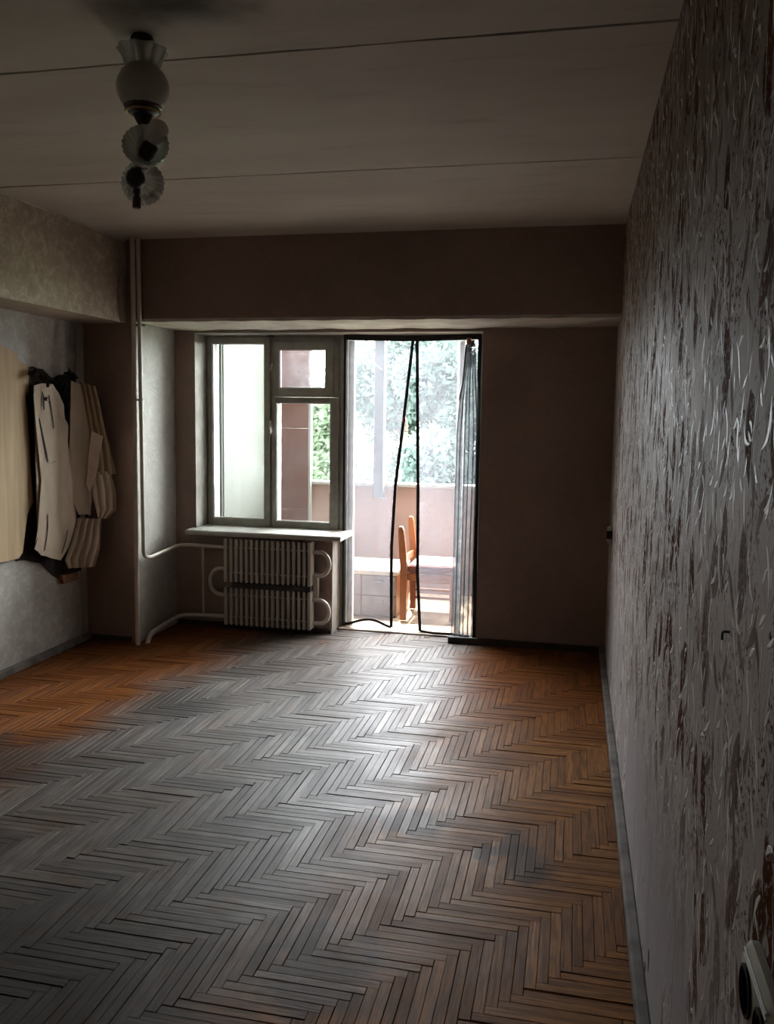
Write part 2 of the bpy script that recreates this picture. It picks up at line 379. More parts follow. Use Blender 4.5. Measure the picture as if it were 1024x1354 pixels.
# ------------------------------------------------------------------ room shell
XL, XR, XLB, XP = -3.2065, .2406, -2.8805, -2.8201
YB, YW, YF, YO = 5.167, 5.724, 5.93, 6.05
YR, ZC, ZB, ZLB = -.9, 2.65, 2.128, 2.1213
wl_ = tag(MB().box(XL-.15, XL, YR-.15, 6.0, -.1, 2.8).build('wall_left', 'left'), 'left wall in pale leaf patterned wallpaper', kind='structure')
wr_ = tag(MB().box(XR+.004, XR+.16, YR-.15, 7.45, -.1, 2.8).build('wall_right', 'plain'), 'right wall under embossed brown and grey wallpaper', kind='structure')
tag(MB().box(XL, XR, YR-.15, YR, -.1, 2.8).build('wall_rear', 'back'), 'rear wall behind the viewer in brown wallpaper', kind='structure')
col = tag(MB().box(XL, XP-.003, YB, 6.0, -.1, 2.7).build('wall_corner', 'back'), 'brown papered pier in the left corner beside the pipes', kind='structure')
MB().box(XP-.003, XP, YB+.001, YW, 0, ZB).build('wallpaper_strip', 'alcove', col)
ww = MB()
ww.box(XP, -1.64, YW, YF+.03, -.1, .69)
ww.box(XP, -2.672, YW, YO, .69, 2.8); ww.box(XP-.4, -1.64, YF+.03, YO, -.3, .69)
ww.box(-.612, XR+.01, YW, YO, -.1, 2.8); ww.box(-2.672, -.612, YW, YO, 2.116, 2.8)
ww = tag(ww.build('wall_window', 'back'), 'end wall in faded brown wallpaper around window and balcony door', kind='structure')
MB().box(-1.64, -1.632, YW-.002, YF+.05, .0, .675).build('reveal', 'reveal', ww)
MB().box(-2.672, -2.664, YW+.004, YF+.02, .69, 2.112).build('reveal', 'reveal', ww)
MB().box(-2.672, -.612, YW+.002, YF, 2.108, 2.117).build('reveal', 'reveal', ww)
# wallpaper lengths on the right wall: butt seams slightly open
ys = [YR, -.36, .17, .70, 1.235, 1.765, 2.30, 2.83, 3.36, 3.89, 4.42, 4.95, YB+.12]
for a, b in zip(ys[:-1], ys[1:]):
    MB().box(XR, XR+.004, a+.0012, b-.0012, .0, ZC).build('wallpaper_strip', 'right', wr_)
# ceiling slabs with open joints
ce = tag(MB().box(XL-.15, XR+.16, YR-.15, YO, ZC+.014, ZC+.2).build('ceiling', 'joint'), 'dingy ceiling of wide concrete slabs with dark joints', kind='structure')
seams = [YR, .05, 1.325, 2.602, 3.880, YB+.02]
for i, (a, b) in enumerate(zip(seams[:-1], seams[1:])):
    m = MB(); n = 24
    wob = [random.uniform(-.0035, .0035) for _ in range(n+1)]; wob2 = [random.uniform(-.0035, .0035) for _ in range(n+1)]
    xs = [XL+(XR-XL)*k/n for k in range(n+1)]
    pts = [(xs[k], a+.006+wob[k], ZC) for k in range(n+1)]+[(xs[k], b-.006+wob2[k], ZC) for k in range(n, -1, -1)]
    m.slab(pts, .02, (0, 0, 1)).build('ceiling_slab', 'ceiling', ce)
# beams
b1 = tag(MB().box(XP-.02, XR, YB, YW+.02, ZB+.014, ZC+.01).build('trim_1', 'back'), 'brown papered beam above the window alcove', kind='structure')
def under(u, v):
    if v < .01: return (XP+(XR-XP)*u, YB-.001, ZB+.02)
    q = (v-1/6)*6/5
    return (XP+(XR-XP)*u, YB-.001+(YW+.01-YB)*q, ZB+.003*math.sin(u*31+q*3)*q+.002*math.sin(u*71))
MB().grid(under, 60, 6).build('beam_soffit', 'plaster', b1, smooth=True)
b2 = tag(MB().box(XL, XLB, YR, YB, ZLB, ZC+.01).build('trim_2', 'beam_left'), 'tan leaf papered beam along the left wall', kind='structure')
MB().box(XLB-.006, XLB+.005, YR, YB, ZC-.012, ZC-.002).build('edge_strip', 'plaster', b2)
MB().slab([(XLB+.001, 5.08, ZLB), (XLB+.001, 5.06, 2.30), (XLB+.02, 5.075, 2.42), (XLB+.02, 5.095, 2.42), (XLB+.012, 5.10, ZLB-.005)], .003, (1, 0, 0)).build('curled_paper', 'plain', b2)
# lifted wallpaper edge in the left corner
MB().slab([(XL+.004, 5.09, .03), (XL+.004, 5.135, .03), (XL+.02, 5.14, 1.75), (XL+.03, 5.135, 2.11), (XL+.012, 5.09, 2.11), (XL+.004, 5.07, 1.75)], .003, (1, 0, 0)).build('lifted_paper_edge', 'plain', wl_)
# skirtings
tag(MB().bbox(XR-.034, XR, YR, YW, 0, .045, .006).build('baseboard_right', 'base_grey'), 'worn grey skirting board along the right wall', kind='structure')
tag(MB().bbox(XL, XL+.03, YR, YB, 0, .045, .006).build('baseboard_left', 'base_grey'), 'grey skirting board along the left wall', kind='structure')
tag(MB().bbox(-.80, XR-.03, YW-.03, YW, .0, .045, .005).build('baseboard_back', 'base_dark'), 'dark skirting board on the end wall right of the balcony door', kind='structure')
tag(MB().bbox(-2.80, -1.632, YW-.022, YW, .0, .035, .005).build('baseboard_window', 'base_dark'), 'dark skirting board below the window', kind='structure')
tag(MB().bbox(XL+.03, XP-.06, YB-.02, YB, .0, .035, .005).build('baseboard_corner', 'base_dark'), 'dark skirting board on the corner pier', kind='structure')

# ------------------------------------------------------------------ parquet
fl = tag(MB().box(XL-.05, XR+.05, YR, YO, -.12, -.016).build('floor', 'subfloor'), 'herringbone parquet floor, worn grey in the middle and orange brown at the edges', kind='structure')
W_, L_ = .032, .32
def clip(r):
    outs = []
    for (ax0, ax1, ay0, ay1) in ((XL+.025, XR-.03, YR, YB), (XP, XR-.03, YB, YW), (-1.63, -.615, YW, YF-.08)):
        x0, x1, y0, y1 = max(r[0], ax0), min(r[1], ax1), max(r[2], ay0), min(r[3], ay1)
        if x1-x0 > .006 and y1-y0 > .006: outs.append((x0, x1, y0, y1))
    # a plank crossing the YB or YW line is one plank
    if len(outs) == 2 and abs(outs[0][3]-outs[1][2]) < 1e-6 and abs(outs[0][0]-outs[1][0]) < 1e-6 and abs(outs[0][1]-outs[1][1]) < 1e-6:
        outs = [(outs[0][0], outs[0][1], outs[0][2], outs[1][3])]
    return outs
planks = []
DX, DY = -.401, 2.508
for j in range(-16, 17):
    for k in range(-200, 201):
        ox, oy = DX+j*L_+k*W_, DY-j*L_+k*W_
        for r, al in (((ox, ox+L_, oy, oy+W_), 0), ((ox+L_, ox+L_+W_, oy+W_-L_, oy+W_), 1)):
            if r[1] < XL or r[0] > XR or r[3] < YR or r[2] > YF: continue
            for q in clip(r): planks.append((q, al))
def seen(q):
    p = Vector(((q[0]+q[1])/2, (q[2]+q[3])/2, 0))-Vector((0, 0, EYE)); d = p.dot(FWD)
    if d < .3: return None
    X, Y = 512+F_PX*p.dot(RGT)/d, CY-F_PX*p.dot(UPV)/d
    if not (-20 < X < 1044 and Y < 1380): return None
    if p.x > XR-.05: return None
    return (q[1]-q[0])*(q[3]-q[2])/d**3
ranked = sorted([(seen(q) or 0, i) for i, (q, a) in enumerate(planks)], reverse=True)
near = set(i for s_, i in ranked[:300])
GS = (.0002, .0003, .0005, .0009, .0014)
def plank_vf(w, l, b=.0009, h=.015, g=.0006):                      # w along x, l along y, centred, top at 0
    x, y = w/2-g, l/2-g; xi, yi = x-b, y-b
    v = [(-x,-y,-h),(x,-y,-h),(x,y,-h),(-x,y,-h),(-x,-y,-b),(x,-y,-b),(x,y,-b),(-x,y,-b),(-xi,-yi,0),(xi,-yi,0),(xi,yi,0),(-xi,yi,0)]
    f = [(8,9,10,11)]+[(i, (i+1) % 4, 4+(i+1) % 4, 4+i) for i in range(4)]+[(4+i, 4+(i+1) % 4, 8+(i+1) % 4, 8+i) for i in range(4)]
    return v, f
cache = {}
far = MB(); far_al = []
rng = random.Random(3)
for i, (q, al) in enumerate(planks):
    cx, cy = (q[0]+q[1])/2, (q[2]+q[3])/2; w_, l_ = q[1]-q[0], q[3]-q[2]
    z = rng.uniform(-.0016, .0016); tx, ty = rng.gauss(0, .0022), rng.gauss(0, .0022); rz = rng.gauss(0, .0012)
    if al == 0: ty *= .35; tx *= 1.6
    else: tx *= .35; ty *= 1.6
    if i in near:
        key = (round(w_, 3), round(l_, 3), i % 5)
        if key not in cache:
            v, f = plank_vf(w_, l_, g=GS[i % 5]); me = bpy.data.meshes.new('parquet_plank'); me.from_pydata(v, [], f); me.materials.append(M['floor']); cache[key] = me
        o = bpy.data.objects.new('parquet_plank', cache[key]); C.objects.link(o); o.parent = fl
        o.location = (cx, cy, z); o.rotation_euler = (tx, ty, rz); o['along'] = float(al)
    else:
        v, f = plank_vf(w_, l_, g=GS[i % 5])
        R_ = Matrix.Translation((cx, cy, z)) @ Matrix.Rotation(rz, 4, 'Z') @ Matrix.Rotation(ty, 4, 'Y') @ Matrix.Rotation(tx, 4, 'X')
        far.add([R_ @ Vector(p) for p in v], f); far_al += [float(al)]*len(f)
fo = far.build('parquet_planks', 'floor_far', fl, fix=False); fo['kind'] = 'stuff'
at = fo.data.attributes.new('along', 'FLOAT', 'FACE'); at.data.foreach_set('value', far_al)

# ------------------------------------------------------------------ window (window_1)
win = thing('window_1', ((-2.15), YF, .72), 'grey painted wooden window with tall left sash and small vent sash', None); win['kind'] = 'structure'
if 'category' in win: del win['category']
def frame_rect(m, x0, x1, z0, z1, w, y0, y1, b=.004, wb=None, wt=None):
    wb = wb or w; wt = wt or w
    m.bbox(x0, x0+w, y0, y1, z0, z1, b); m.bbox(x1-w, x1, y0, y1, z0, z1, b)
    m.bbox(x0+w-.002, x1-w+.002, y0, y1, z0, z0+wb, b); m.bbox(x0+w-.002, x1-w+.002, y0, y1, z1-wt, z1, b); return m
m = MB(); frame_rect(m, -2.672, -1.632, .695, 2.112, .022, YF, YF+.10, .003)
m.bbox(-2.172, -2.148, YF+.01, YF+.10, .70, 2.11, .003); m.build('window_frame', 'win', win)
def sash(x0, x1, z0, z1, gx0, gx1, gz0, gz1, y0, pane_mat='pane', name='sash'):
    m = MB()
    m.bbox(x0, gx0, y0, y0+.045, z0, z1, .005); m.bbox(gx1, x1, y0, y0+.045, z0, z1, .005)
    m.bbox(gx0-.002, gx1+.002, y0+.001, y0+.044, z0, gz0, .005); m.bbox(gx0-.002, gx1+.002, y0+.001, y0+.044, gz1, z1, .005)
    o = m.build(name, 'win', win)
    b = MB(); frame_rect(b, gx0-.003, gx1+.003, gz0-.003, gz1+.003, .008, y0+.012, y0+.022, .002); b.build('glazing_bead', 'win_white', o)
    MB().box(gx0-.01, gx1+.01, y0+.024, y0+.028, gz0-.01, gz1+.01).build('pane', pane_mat, o); return o
sash(-2.655, -2.168, .712, 2.098, -2.615, -2.215, .772, 2.05, YF-.012)
sash(-2.152, -1.648, .712, 1.668, -2.121, -1.714, .765, 1.626, YF-.012)
sash(-2.140, -1.690, 1.682, 2.062, -2.093, -1.752, 1.735, 2.004, YF-.022, 'pane_vent', 'vent_sash')
m = MB(); frame_rect(m, -2.152, -1.648, 1.670, 2.098, .010, YF-.004, YF+.03, .002, .014, .034); m.bbox(-1.69, -1.648, YF-.004, YF+.03, 1.67, 2.09, .003); m.build('vent_frame', 'win', win)
# outer leaf of the double window (set back)
m = MB(); frame_rect(m, -2.655, -2.168, .712, 2.098, .042, YF+.075, YF+.105, .004); m.bbox(-2.152, -1.648, YF+.075, YF+.105, 1.64, 1.70, .004)
frame_rect(m, -2.152, -1.648, .712, 2.098, .030, YF+.075, YF+.105, .004); m.build('outer_sash', 'win_white', win)
hd = MB().bbox(-2.166, -2.150, YF-.03, YF-.012, 1.41, 1.50, .004).build('latch', 'win_white', win)
MB().tube([(-2.158, YF-.03, 1.455), (-2.158, YF-.05, 1.455), (-2.150, YF-.052, 1.43), (-2.150, YF-.052, 1.40)], .006, 8).build('lever', 'win_white', hd, smooth=True)
MB().tube(round_path([(-2.143, YF-.022, 1.90), (-2.143, YF-.045, 1.90), (-2.150, YF-.047, 1.855)], .01), .007, 8).build('latch', 'win_white', win, smooth=True)
for zz in (2.104, .702):
    MB().tube([(-2.185, YF-.018, zz), (-2.135, YF-.018, zz)], .007, 8).build('bolt', 'metal_dark', win, smooth=True)
sl = MB()
prof = [(5.592, .690), (5.597, .682), (5.93, .682), (5.93, .716), (5.607, .716), (5.597, .712), (5.592, .704)]
sl.slab([(-2.69, y, z) for y, z in prof], 1.15, (1, 0, 0))
tag(sl.build('window_sill', 'sill', origin=(-2.1, 5.75, .682)), 'cream painted windowsill above the radiator', 'windowsill')

# ------------------------------------------------------------------ balcony door frame (door_1) and threshold
df_ = MB()
df_.bbox(-1.632, -1.585, YF-.01, YF+.10, 0, 2.112, .004); df_.bbox(-.655, -.612, YF-.01, YF+.10, 0, 2.112, .004); df_.bbox(-1.59, -.65, YF-.01, YF+.10, 2.075, 2.112, .004)
dr = tag(df_.build('door_1', 'win'), 'painted frame of the open balcony door', kind='structure')
m = MB(); m.bbox(-1.586, -1.548, YF+.03, YF+.075, .02, 2.07, .004); m.build('door_stop', 'win_white', dr)
m = MB(); m.bbox(-.80, -.765, YF+.06, YF+.10, .02, 2.07, .004); m.build('door_stop', 'win_white', dr)
tag(MB().bbox(-1.632, -.612, YF-.085, YO+.06, -.02, .012, .005).build('trim_3', 'thresh'), 'worn threshold of the balcony door', kind='structure')

# ------------------------------------------------------------------ insect net in the doorway
YN = YF-.03
net = thing('door_net', (-1.12, YN, 0.015), 'white magnetic insect net with black edging hung in the balcony doorway', 'insect net')
def lerp_pts(P, t):
    for (t0, x0), (t1, x1) in zip(P[:-1], P[1:]):
        if t <= t1: return x0+(x1-x0)*(t-t0)/(t1-t0)
    return P[-1][1]
LE = [(0, -1.115), (.12, -1.14), (.29, -1.175), (.5, -1.222), (.72, -1.242), (1, -1.233)]
def left_panel(u, v):
    x0 = -1.598+.004*math.sin(v*5); x1 = lerp_pts(LE, v); x = x0+(x1-x0)*u
    zb = .03+.045*math.sin(u*math.pi)**2+.01*u
    z = 2.075+(zb-2.075)*v
    y = YN+(.004+.014*v)*math.sin(u*9+1.2*v)-.02*v*u
    return (x, y, z)
MB().grid(left_panel, 48, 60).build('net_panel', 'net', net, smooth=True, fix=False)
RE = [(0, -1.085), (.5, -1.062), (.8, -1.055), (1, -1.030)]
def right_panel(u, v):
    x0 = lerp_pts(RE, v); x1 = -.668; x = x0+(x1-x0)*u
    z = 2.075+(.018-2.075)*v
    y = YN-.01-.05*v*u+.012*math.sin(u*9+2*v)
    return (x, y, z)
MB().grid(right_panel, 40, 50).build('net_panel', 'net', net, smooth=True, fix=False)
def ribbon(fn, w0, th, n=50):
    m = MB(); L = []; 
    for i in range(n+1):
        p = Vector(fn(i/n)); q = Vector(fn(min(1, i/n+.01))); p0 = Vector(fn(max(0, i/n-.01))); d = (q-p0).normalized()
        s_ = d.cross(Vector((0, 1, 0))).normalized()*w0
        L.append([p-s_+Vector((0, -th, 0)), p+s_+Vector((0, -th, 0)), p+s_+Vector((0, th, 0)), p-s_+Vector((0, th, 0))])
    vs = [v for r in L for v in r]; fs = [(i*4+k, i*4+(k+1) % 4, i*4+4+(k+1) % 4, i*4+4+k) for i in range(n) for k in range(4)]+[(0, 1, 2, 3), (n*4+3, n*4+2, n*4+1, n*4)]
    return m.add(vs, fs)
ribbon(lambda t: left_panel(1, t), .011, .003).build('edging_tape', 'tape', net)
ribbon(lambda t: right_panel(0, t), .011, .003).build('edging_tape', 'tape', net)
ribbon(lambda t: left_panel(t, 1), .009, .003).build('edging_tape', 'tape', net)
ribbon(lambda t: right_panel(t, 1), .009, .003).build('edging_tape', 'tape', net)
ribbon(lambda t: (-1.600, YN-.004, 2.08+(.02-2.08)*t), .009, .003).build('edging_tape', 'tape', net)
ribbon(lambda t: (-.652+.02*t, YN-.004-.10*t, 2.10+(.02-2.10)*t), .013, .004).build('edging_tape', 'tape', net)
ribbon(lambda t: (-1.61+.97*t, YN-.006, 2.092-.012*math.sin(t*math.pi)), .020, .004).build('edging_tape', 'tape', net)
# net bunched up against the right jamb
bunch = thing('bunched_curtain', (-.72, YN-.04, .015), 'grey sheer curtain gathered against the right side of the balcony door', 'curtain')
def bunchf(u, v):
    sp = .035+.135*min(1, v*3.2)**.7; xc = -.715+(.0 if v > .12 else (.12-v)*.1)
    x = xc+(u-.5)*sp+.010*math.sin(u*38+v*2)
    z = 2.06+(.02-2.06)*v
    y = YN-.045-.03*v+.016*min(1, .25+v*2)*math.sin(u*2*math.pi*3+v*1.5)+.01*math.sin(v*9+u*6)
    return (x, y, z)
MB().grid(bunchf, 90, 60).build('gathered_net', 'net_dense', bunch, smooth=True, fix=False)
MB().bbox(-.735, -.705, YN-.075, YN-.03, 2.03, 2.075, .006).build('clip', 'red', bunch)
tag(MB().tube(round_path([(-.735, YN-.08, 2.03), (-.745, YN-.085, 1.9), (-.75, YN-.085, 1.78), (-.775, YN-.08, 1.66)], .05), .007, 8).build('pull_cord', 'rail', bunch, smooth=True), 'white cord')
ck = MB().bbox(-1.178, -1.155, YN-.022, YN-.004, 1.50, 1.535, .004)
tag(ck.build('clothes_peg', 'red', origin=(-1.166, YN-.012, 1.50)), 'small red peg clipped to the black edge of the net', 'clothes peg')

# ------------------------------------------------------------------ radiator
rad = thing('radiator', (-2.08, 5.65, 0), 'cream finned wall radiator of two stacked blocks below the window', 'radiator')
RX0, RX1, RY0, RY1 = -2.385, -1.765, 5.60, 5.69
NF = 17
fin0 = None
for (z0, z1) in ((.355, .665), (.045, .315)):
    bk = MB().bbox(RX0+.004, RX1-.004, RY0+.035, RY1, z0+.01, z1-.01, .003).build('convector_block', 'rad_dark', rad)
    for i in range(NF):
        xx = RX0+(RX1-RX0)*i/(NF-1)
        hw = .0105 if i not in (0, NF-1) else .0125
        MB().bbox(xx-hw, xx+hw, RY0-(.004 if i in (0, NF-1) else 0), RY1-.01, z0, z1, .005).build('fin', 'rad', bk)
    for zz in (z0+(z1-z0)*.22, z0+(z1-z0)*.80):
        MB().tube([(RX0, RY0+.012, zz), (RX1, RY0+.012, zz)], .006, 8).build('crosspiece', 'rad', bk, smooth=True)
MB().bbox(RX0+.05, RX1+.01, RY0-.004, RY1, .316, .352, .004).build('middle_bar', 'rad_dark', rad)
MB().bbox(RX1+.012, RX1+.045, 5.655, 5.70, .235, .44, .004).build('bracket', 'rad', rad)
def loop(x, z0, z1, sgn, name='return_bend'):
    r = (z1-z0)/2; c = (x+sgn*.06, 5.655, (z0+z1)/2)
    p = [(x-sgn*.02, 5.655, z1)]+arc(c, r, math.pi/2, -math.pi/2, 16, (sgn*.85, 0, 0), (0, 0, 1))+[(x-sgn*.02, 5.655, z0)]
    MB().tube(p, .0145, 12).build(name, 'pipe', rad, smooth=True)
loop(RX0, .25, .44, -1); loop(RX1, .425, .59, 1); loop(RX1, .085, .25, 1)

# ------------------------------------------------------------------ heating pipes
pp = [(-2.793, 5.10, ZC+.01), (-2.793, 5.10, 2.2), (-2.800, 5.10, 0)]
tag(MB().tube(pp, .0155, 14).build('heating_riser', 'pipe', origin=(-2.80, 5.10, 0), smooth=True), 'straight cream heating riser running from ceiling to floor in the left corner', 'pipe')
sup = thing('supply_pipe', (-2.755, 5.11, .6), 'cream supply pipe coming down beside the riser and bending to the radiator top', 'pipe')
path = round_path([(-2.762, 5.118, ZC+.01), (-2.760, 5.118, 1.4), (-2.757, 5.118, .60), (-2.757, 5.20, .575), (-2.757, 5.665, .598), (-2.36, 5.665, .592)], .085, 8)
MB().tube(path, .0135, 12).build('pipe_run', 'pipe', sup, smooth=True)
MB().tube([(-2.584, 5.665, .60), (-2.584, 5.665, .095)], .009, 10).build('link_pipe', 'pipe', sup, smooth=True)
path = round_path([(-2.765, 5.158, -.01), (-2.757, 5.20, .055), (-2.757, 5.40, .075), (-2.757, 5.665, .082), (-2.36, 5.665, .092)], .09, 8)
tag(MB().tube(path, .0145, 12).build('return_pipe', 'pipe', origin=(-2.76, 5.16, 0), smooth=True), 'low cream return pipe rising from the floor and running to the radiator foot', 'pipe')
for zz in (2.10, 1.62):
    MB().box(-2.815, -2.745, 5.118, 5.165, zz, zz+.012).build('pipe_clip', 'metal_dark', sup)

# ------------------------------------------------------------------ peeling wall covering on the left wall
SHEET_A = [(-3.165,3.920,1.943),(-3.165,4.279,1.915),(-3.165,4.344,1.899),(-3.165,4.420,1.862),(-3.165,4.453,1.821),(-3.165,4.533,1.817),(-3.165,4.525,1.648),(-3.165,4.482,1.645),(-3.165,4.506,1.537),(-3.165,4.521,1.232),(-3.165,4.539,0.999),(-3.165,4.481,0.932),(-3.165,4.459,0.844),(-3.165,4.424,0.709),(-3.165,4.387,0.683),(-3.165,4.218,0.684),(-3.165,3.854,0.713)]
SHEET_B = [(-3.128,4.526,1.693),(-3.124,4.594,1.709),(-3.118,4.699,1.708),(-3.115,4.754,1.655),(-3.112,4.802,1.581),(-3.112,4.803,1.502),(-3.110,4.839,1.454),(-3.111,4.822,1.327),(-3.110,4.825,1.198),(-3.112,4.797,1.059),(-3.106,4.898,0.883),(-3.107,4.888,0.826),(-3.111,4.813,0.690),(-3.116,4.728,0.616),(-3.122,4.641,0.644),(-3.127,4.551,0.675),(-3.131,4.491,0.723),(-3.127,4.557,0.833),(-3.124,4.597,0.953),(-3.124,4.595,1.078),(-3.124,4.599,1.174),(-3.123,4.622,1.228),(-3.125,4.580,1.380),(-3.127,4.551,1.502),(-3.126,4.566,1.605)]
STRIP1 = [(-3.130,4.504,1.643),(-3.129,4.524,1.644),(-3.128,4.538,1.502),(-3.126,4.567,1.231),(-3.125,4.583,1.106),(-3.126,4.563,0.961),(-3.130,4.501,0.786),(-3.131,4.486,0.760),(-3.127,4.542,0.963),(-3.127,4.555,1.108),(-3.128,4.536,1.291),(-3.129,4.516,1.471)]
STRIP2 = [(-3.128,4.528,1.506),(-3.127,4.545,1.506),(-3.125,4.585,1.334),(-3.123,4.609,1.228),(-3.124,4.598,1.151),(-3.125,4.579,1.107)]
SHEET_C = [(-3.114,4.878,1.738),(-3.084,4.931,1.717),(-3.072,4.951,1.613),(-3.057,4.978,1.420),(-3.056,4.980,1.274),(-3.068,4.958,1.080),(-3.054,4.983,0.980),(-3.060,4.972,0.872),(-3.066,4.963,0.883),(-3.099,4.904,0.883),(-3.133,4.845,1.048),(-3.127,4.855,1.196),(-3.122,4.864,1.416),(-3.115,4.876,1.653)]
FLAP = [(-3.051,4.987,1.422),(-3.012,5.056,1.385),(-3.024,5.035,1.292),(-3.030,5.024,1.194),(-3.042,5.004,1.116),(-3.064,4.966,1.030),(-3.074,4.949,1.080),(-3.064,4.966,1.274)]
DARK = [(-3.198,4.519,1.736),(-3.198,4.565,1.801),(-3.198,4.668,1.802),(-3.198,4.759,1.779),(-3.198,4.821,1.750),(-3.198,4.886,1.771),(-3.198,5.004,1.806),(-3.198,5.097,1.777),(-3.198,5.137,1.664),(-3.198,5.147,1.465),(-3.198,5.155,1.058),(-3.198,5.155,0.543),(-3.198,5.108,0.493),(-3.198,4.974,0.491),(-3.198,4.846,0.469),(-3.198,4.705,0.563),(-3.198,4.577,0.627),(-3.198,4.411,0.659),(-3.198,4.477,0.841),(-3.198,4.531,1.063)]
def rough_outline(P, amp=.006, sub=3, seed=1):
    rg = random.Random(seed); out = []
    for a, b in zip(P, P[1:]+P[:1]):
        a, b = Vector(a), Vector(b)
        for k in range(sub):
            p = a.lerp(b, k/sub)
            if k: p += Vector((0, rg.uniform(-amp, amp), rg.uniform(-amp, amp)))
            out.append(p)
    return out
MB().slab([(x+.0, y, z) for x, y, z in rough_outline(DARK, .012, 2, 5)], -.008, (1, 0, 0)).build('dark_backing', 'char_dark', wl_)  # near-black backing that shows between the torn sheets
bp = thing('peeling_backing_sheet', (XL+.03, 4.2, .69), 'large beige sheet of backing board coming off the left wall at the frame edge', 'wall panel')
MB().slab(rough_outline(SHEET_A, .003, 2, 2), -.012, (1, 0, 0)).build('board', 'sheet', bp)
MB().slab([(-3.19, y+.012, z-.01) for x, y, z in rough_outline(SHEET_A, .006, 2, 8)], .01, (1, 0, 0)).build('under_layer', 'char_dark', bp)
pw = thing('peeling_wallpaper', (XL+.06, 4.8, .5), 'torn and curled layers of old wall covering hanging beside the corner pier', 'torn wallpaper')
MB().slab(rough_outline(SHEET_B, .004, 2, 3), -.006, (1, 0, 0)).build('torn_sheet', 'sheet2', pw)
MB().slab([(x+.012, y, z) for x, y, z in STRIP1], -.004, (1, 0, 0)).build('torn_strip', 'sheet2', pw)
MB().slab([(x+.006, y, z) for x, y, z in STRIP2], -.004, (1, 0, 0)).build('torn_strip', 'sheet2', pw)
rgc = random.Random(21)
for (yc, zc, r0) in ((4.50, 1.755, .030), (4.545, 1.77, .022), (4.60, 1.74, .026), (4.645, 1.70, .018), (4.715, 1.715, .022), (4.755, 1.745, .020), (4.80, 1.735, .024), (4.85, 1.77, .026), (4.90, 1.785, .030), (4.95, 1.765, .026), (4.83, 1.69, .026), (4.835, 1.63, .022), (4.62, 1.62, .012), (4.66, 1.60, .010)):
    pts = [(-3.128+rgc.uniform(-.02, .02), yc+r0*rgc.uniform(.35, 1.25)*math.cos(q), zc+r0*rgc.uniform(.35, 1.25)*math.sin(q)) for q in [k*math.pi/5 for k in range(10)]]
    MB().slab(pts, .004, (1, 0, 0)).build('charred_curl', 'char_dark', pw)
def crack(pts, w, off=.002):
    P = [Vector(p)+Vector((off, 0, 0)) for p in pts]; n = len(P)
    ws = [w*(.25+.75*math.sin(math.pi*(i+.35)/(n-.3))) for i in range(n)]
    MB().slab([p+Vector((0, a, 0)) for p, a in zip(P, ws)]+[p-Vector((0, a, 0)) for p, a in reversed(list(zip(P, ws)))], .002, (1, 0, 0)).build('crack', 'char_dark', pw)
crack([(-3.126, 4.560, 1.50), (-3.124, 4.585, 1.40), (-3.122, 4.612, 1.30), (-3.121, 4.628, 1.235)], .008)
crack([(-3.122, 4.628, 1.226), (-3.120, 4.66, 1.229), (-3.118, 4.70, 1.236), (-3.118, 4.705, 1.240)], .002)
crack([(-3.123, 4.615, .92), (-3.123, 4.612, .84), (-3.124, 4.598, .77), (-3.125, 4.575, .70)], .003)
crack([(-3.120, 4.655, 1.64), (-3.119, 4.668, 1.58), (-3.118, 4.682, 1.50), (-3.117, 4.690, 1.44)], .004)
crack([(-3.112, 4.80, .80), (-3.113, 4.785, .745), (-3.115, 4.76, .69), (-3.116, 4.74, .66)], .003)
crack([(-3.119, 4.585, 1.66), (-3.119, 4.60, 1.63), (-3.119, 4.595, 1.58), (-3.119, 4.60, 1.55)], .006)
nrm = Vector((.868, -.496, 0))
MB().slab([Vector(p)+nrm*.012 for p in rough_outline(SHEET_C, .003, 2, 7)], -.006, nrm).build('torn_sheet', 'sheet2', pw)
MB().slab([Vector(p)+nrm*.022 for p in FLAP], -.004, nrm).build('paper_flap', 'flap', pw)
# pleated right-hand layers: curved sheet with folds between a left and a right outline
def pleat(name, mat, left, right, nu, nv, folds, amp, seed=0):
    def fn(u, v):
        a = Vector((lerp_pts([(q[0], q[1]) for q in left], v), lerp_pts([(q[0], q[2]) for q in left], v), lerp_pts([(q[0], q[3]) for q in left], v)))
        b = Vector((lerp_pts([(q[0], q[1]) for q in right], v), lerp_pts([(q[0], q[2]) for q in right], v), lerp_pts([(q[0], q[3]) for q in right], v)))
        p = a.lerp(b, u); return p+nrm*(amp*abs(math.sin(u*math.pi*folds+seed+v*.8))+.006)
    m = MB().grid(fn, nu, nv); k = len(m.v); n0 = len(m.f)
    m.v += [tuple(Vector(p)-nrm*.005) for p in m.v[:k]]; m.f += [[i+k for i in f][::-1] for f in m.f[:n0]]
    rim = [i for i in range(nu+1)]+[(j+1)*(nu+1)+nu for j in range(nv)]+[nv*(nu+1)+i for i in range(nu-1, -1, -1)]+[j*(nu+1) for j in range(nv-1, 0, -1)]
    m.f += [[a, b, b+k, a+k] for a, b in zip(rim, rim[1:]+rim[:1])]
    return m.build(name, mat, pw)
pleat('pleated_layer', 'sheet3', [(0,-3.086,4.928,1.73),(.5,-3.058,4.978,1.42),(1,-3.056,4.982,1.14)], [(0,-3.030,5.025,1.706),(.3,-3.010,5.058,1.53),(.7,-2.985,5.104,1.31),(1,-2.966,5.136,1.135)], 24, 12, 3, .014)
pleat('pleated_layer', 'sheet2', [(0,-3.062,4.968,1.16),(.5,-3.050,4.988,1.0),(1,-3.034,5.018,.853)], [(0,-2.985,5.104,1.155),(.35,-2.968,5.134,1.02),(.8,-2.969,5.132,.90),(1,-3.005,5.070,.845)], 24, 10, 3, .012, .6)
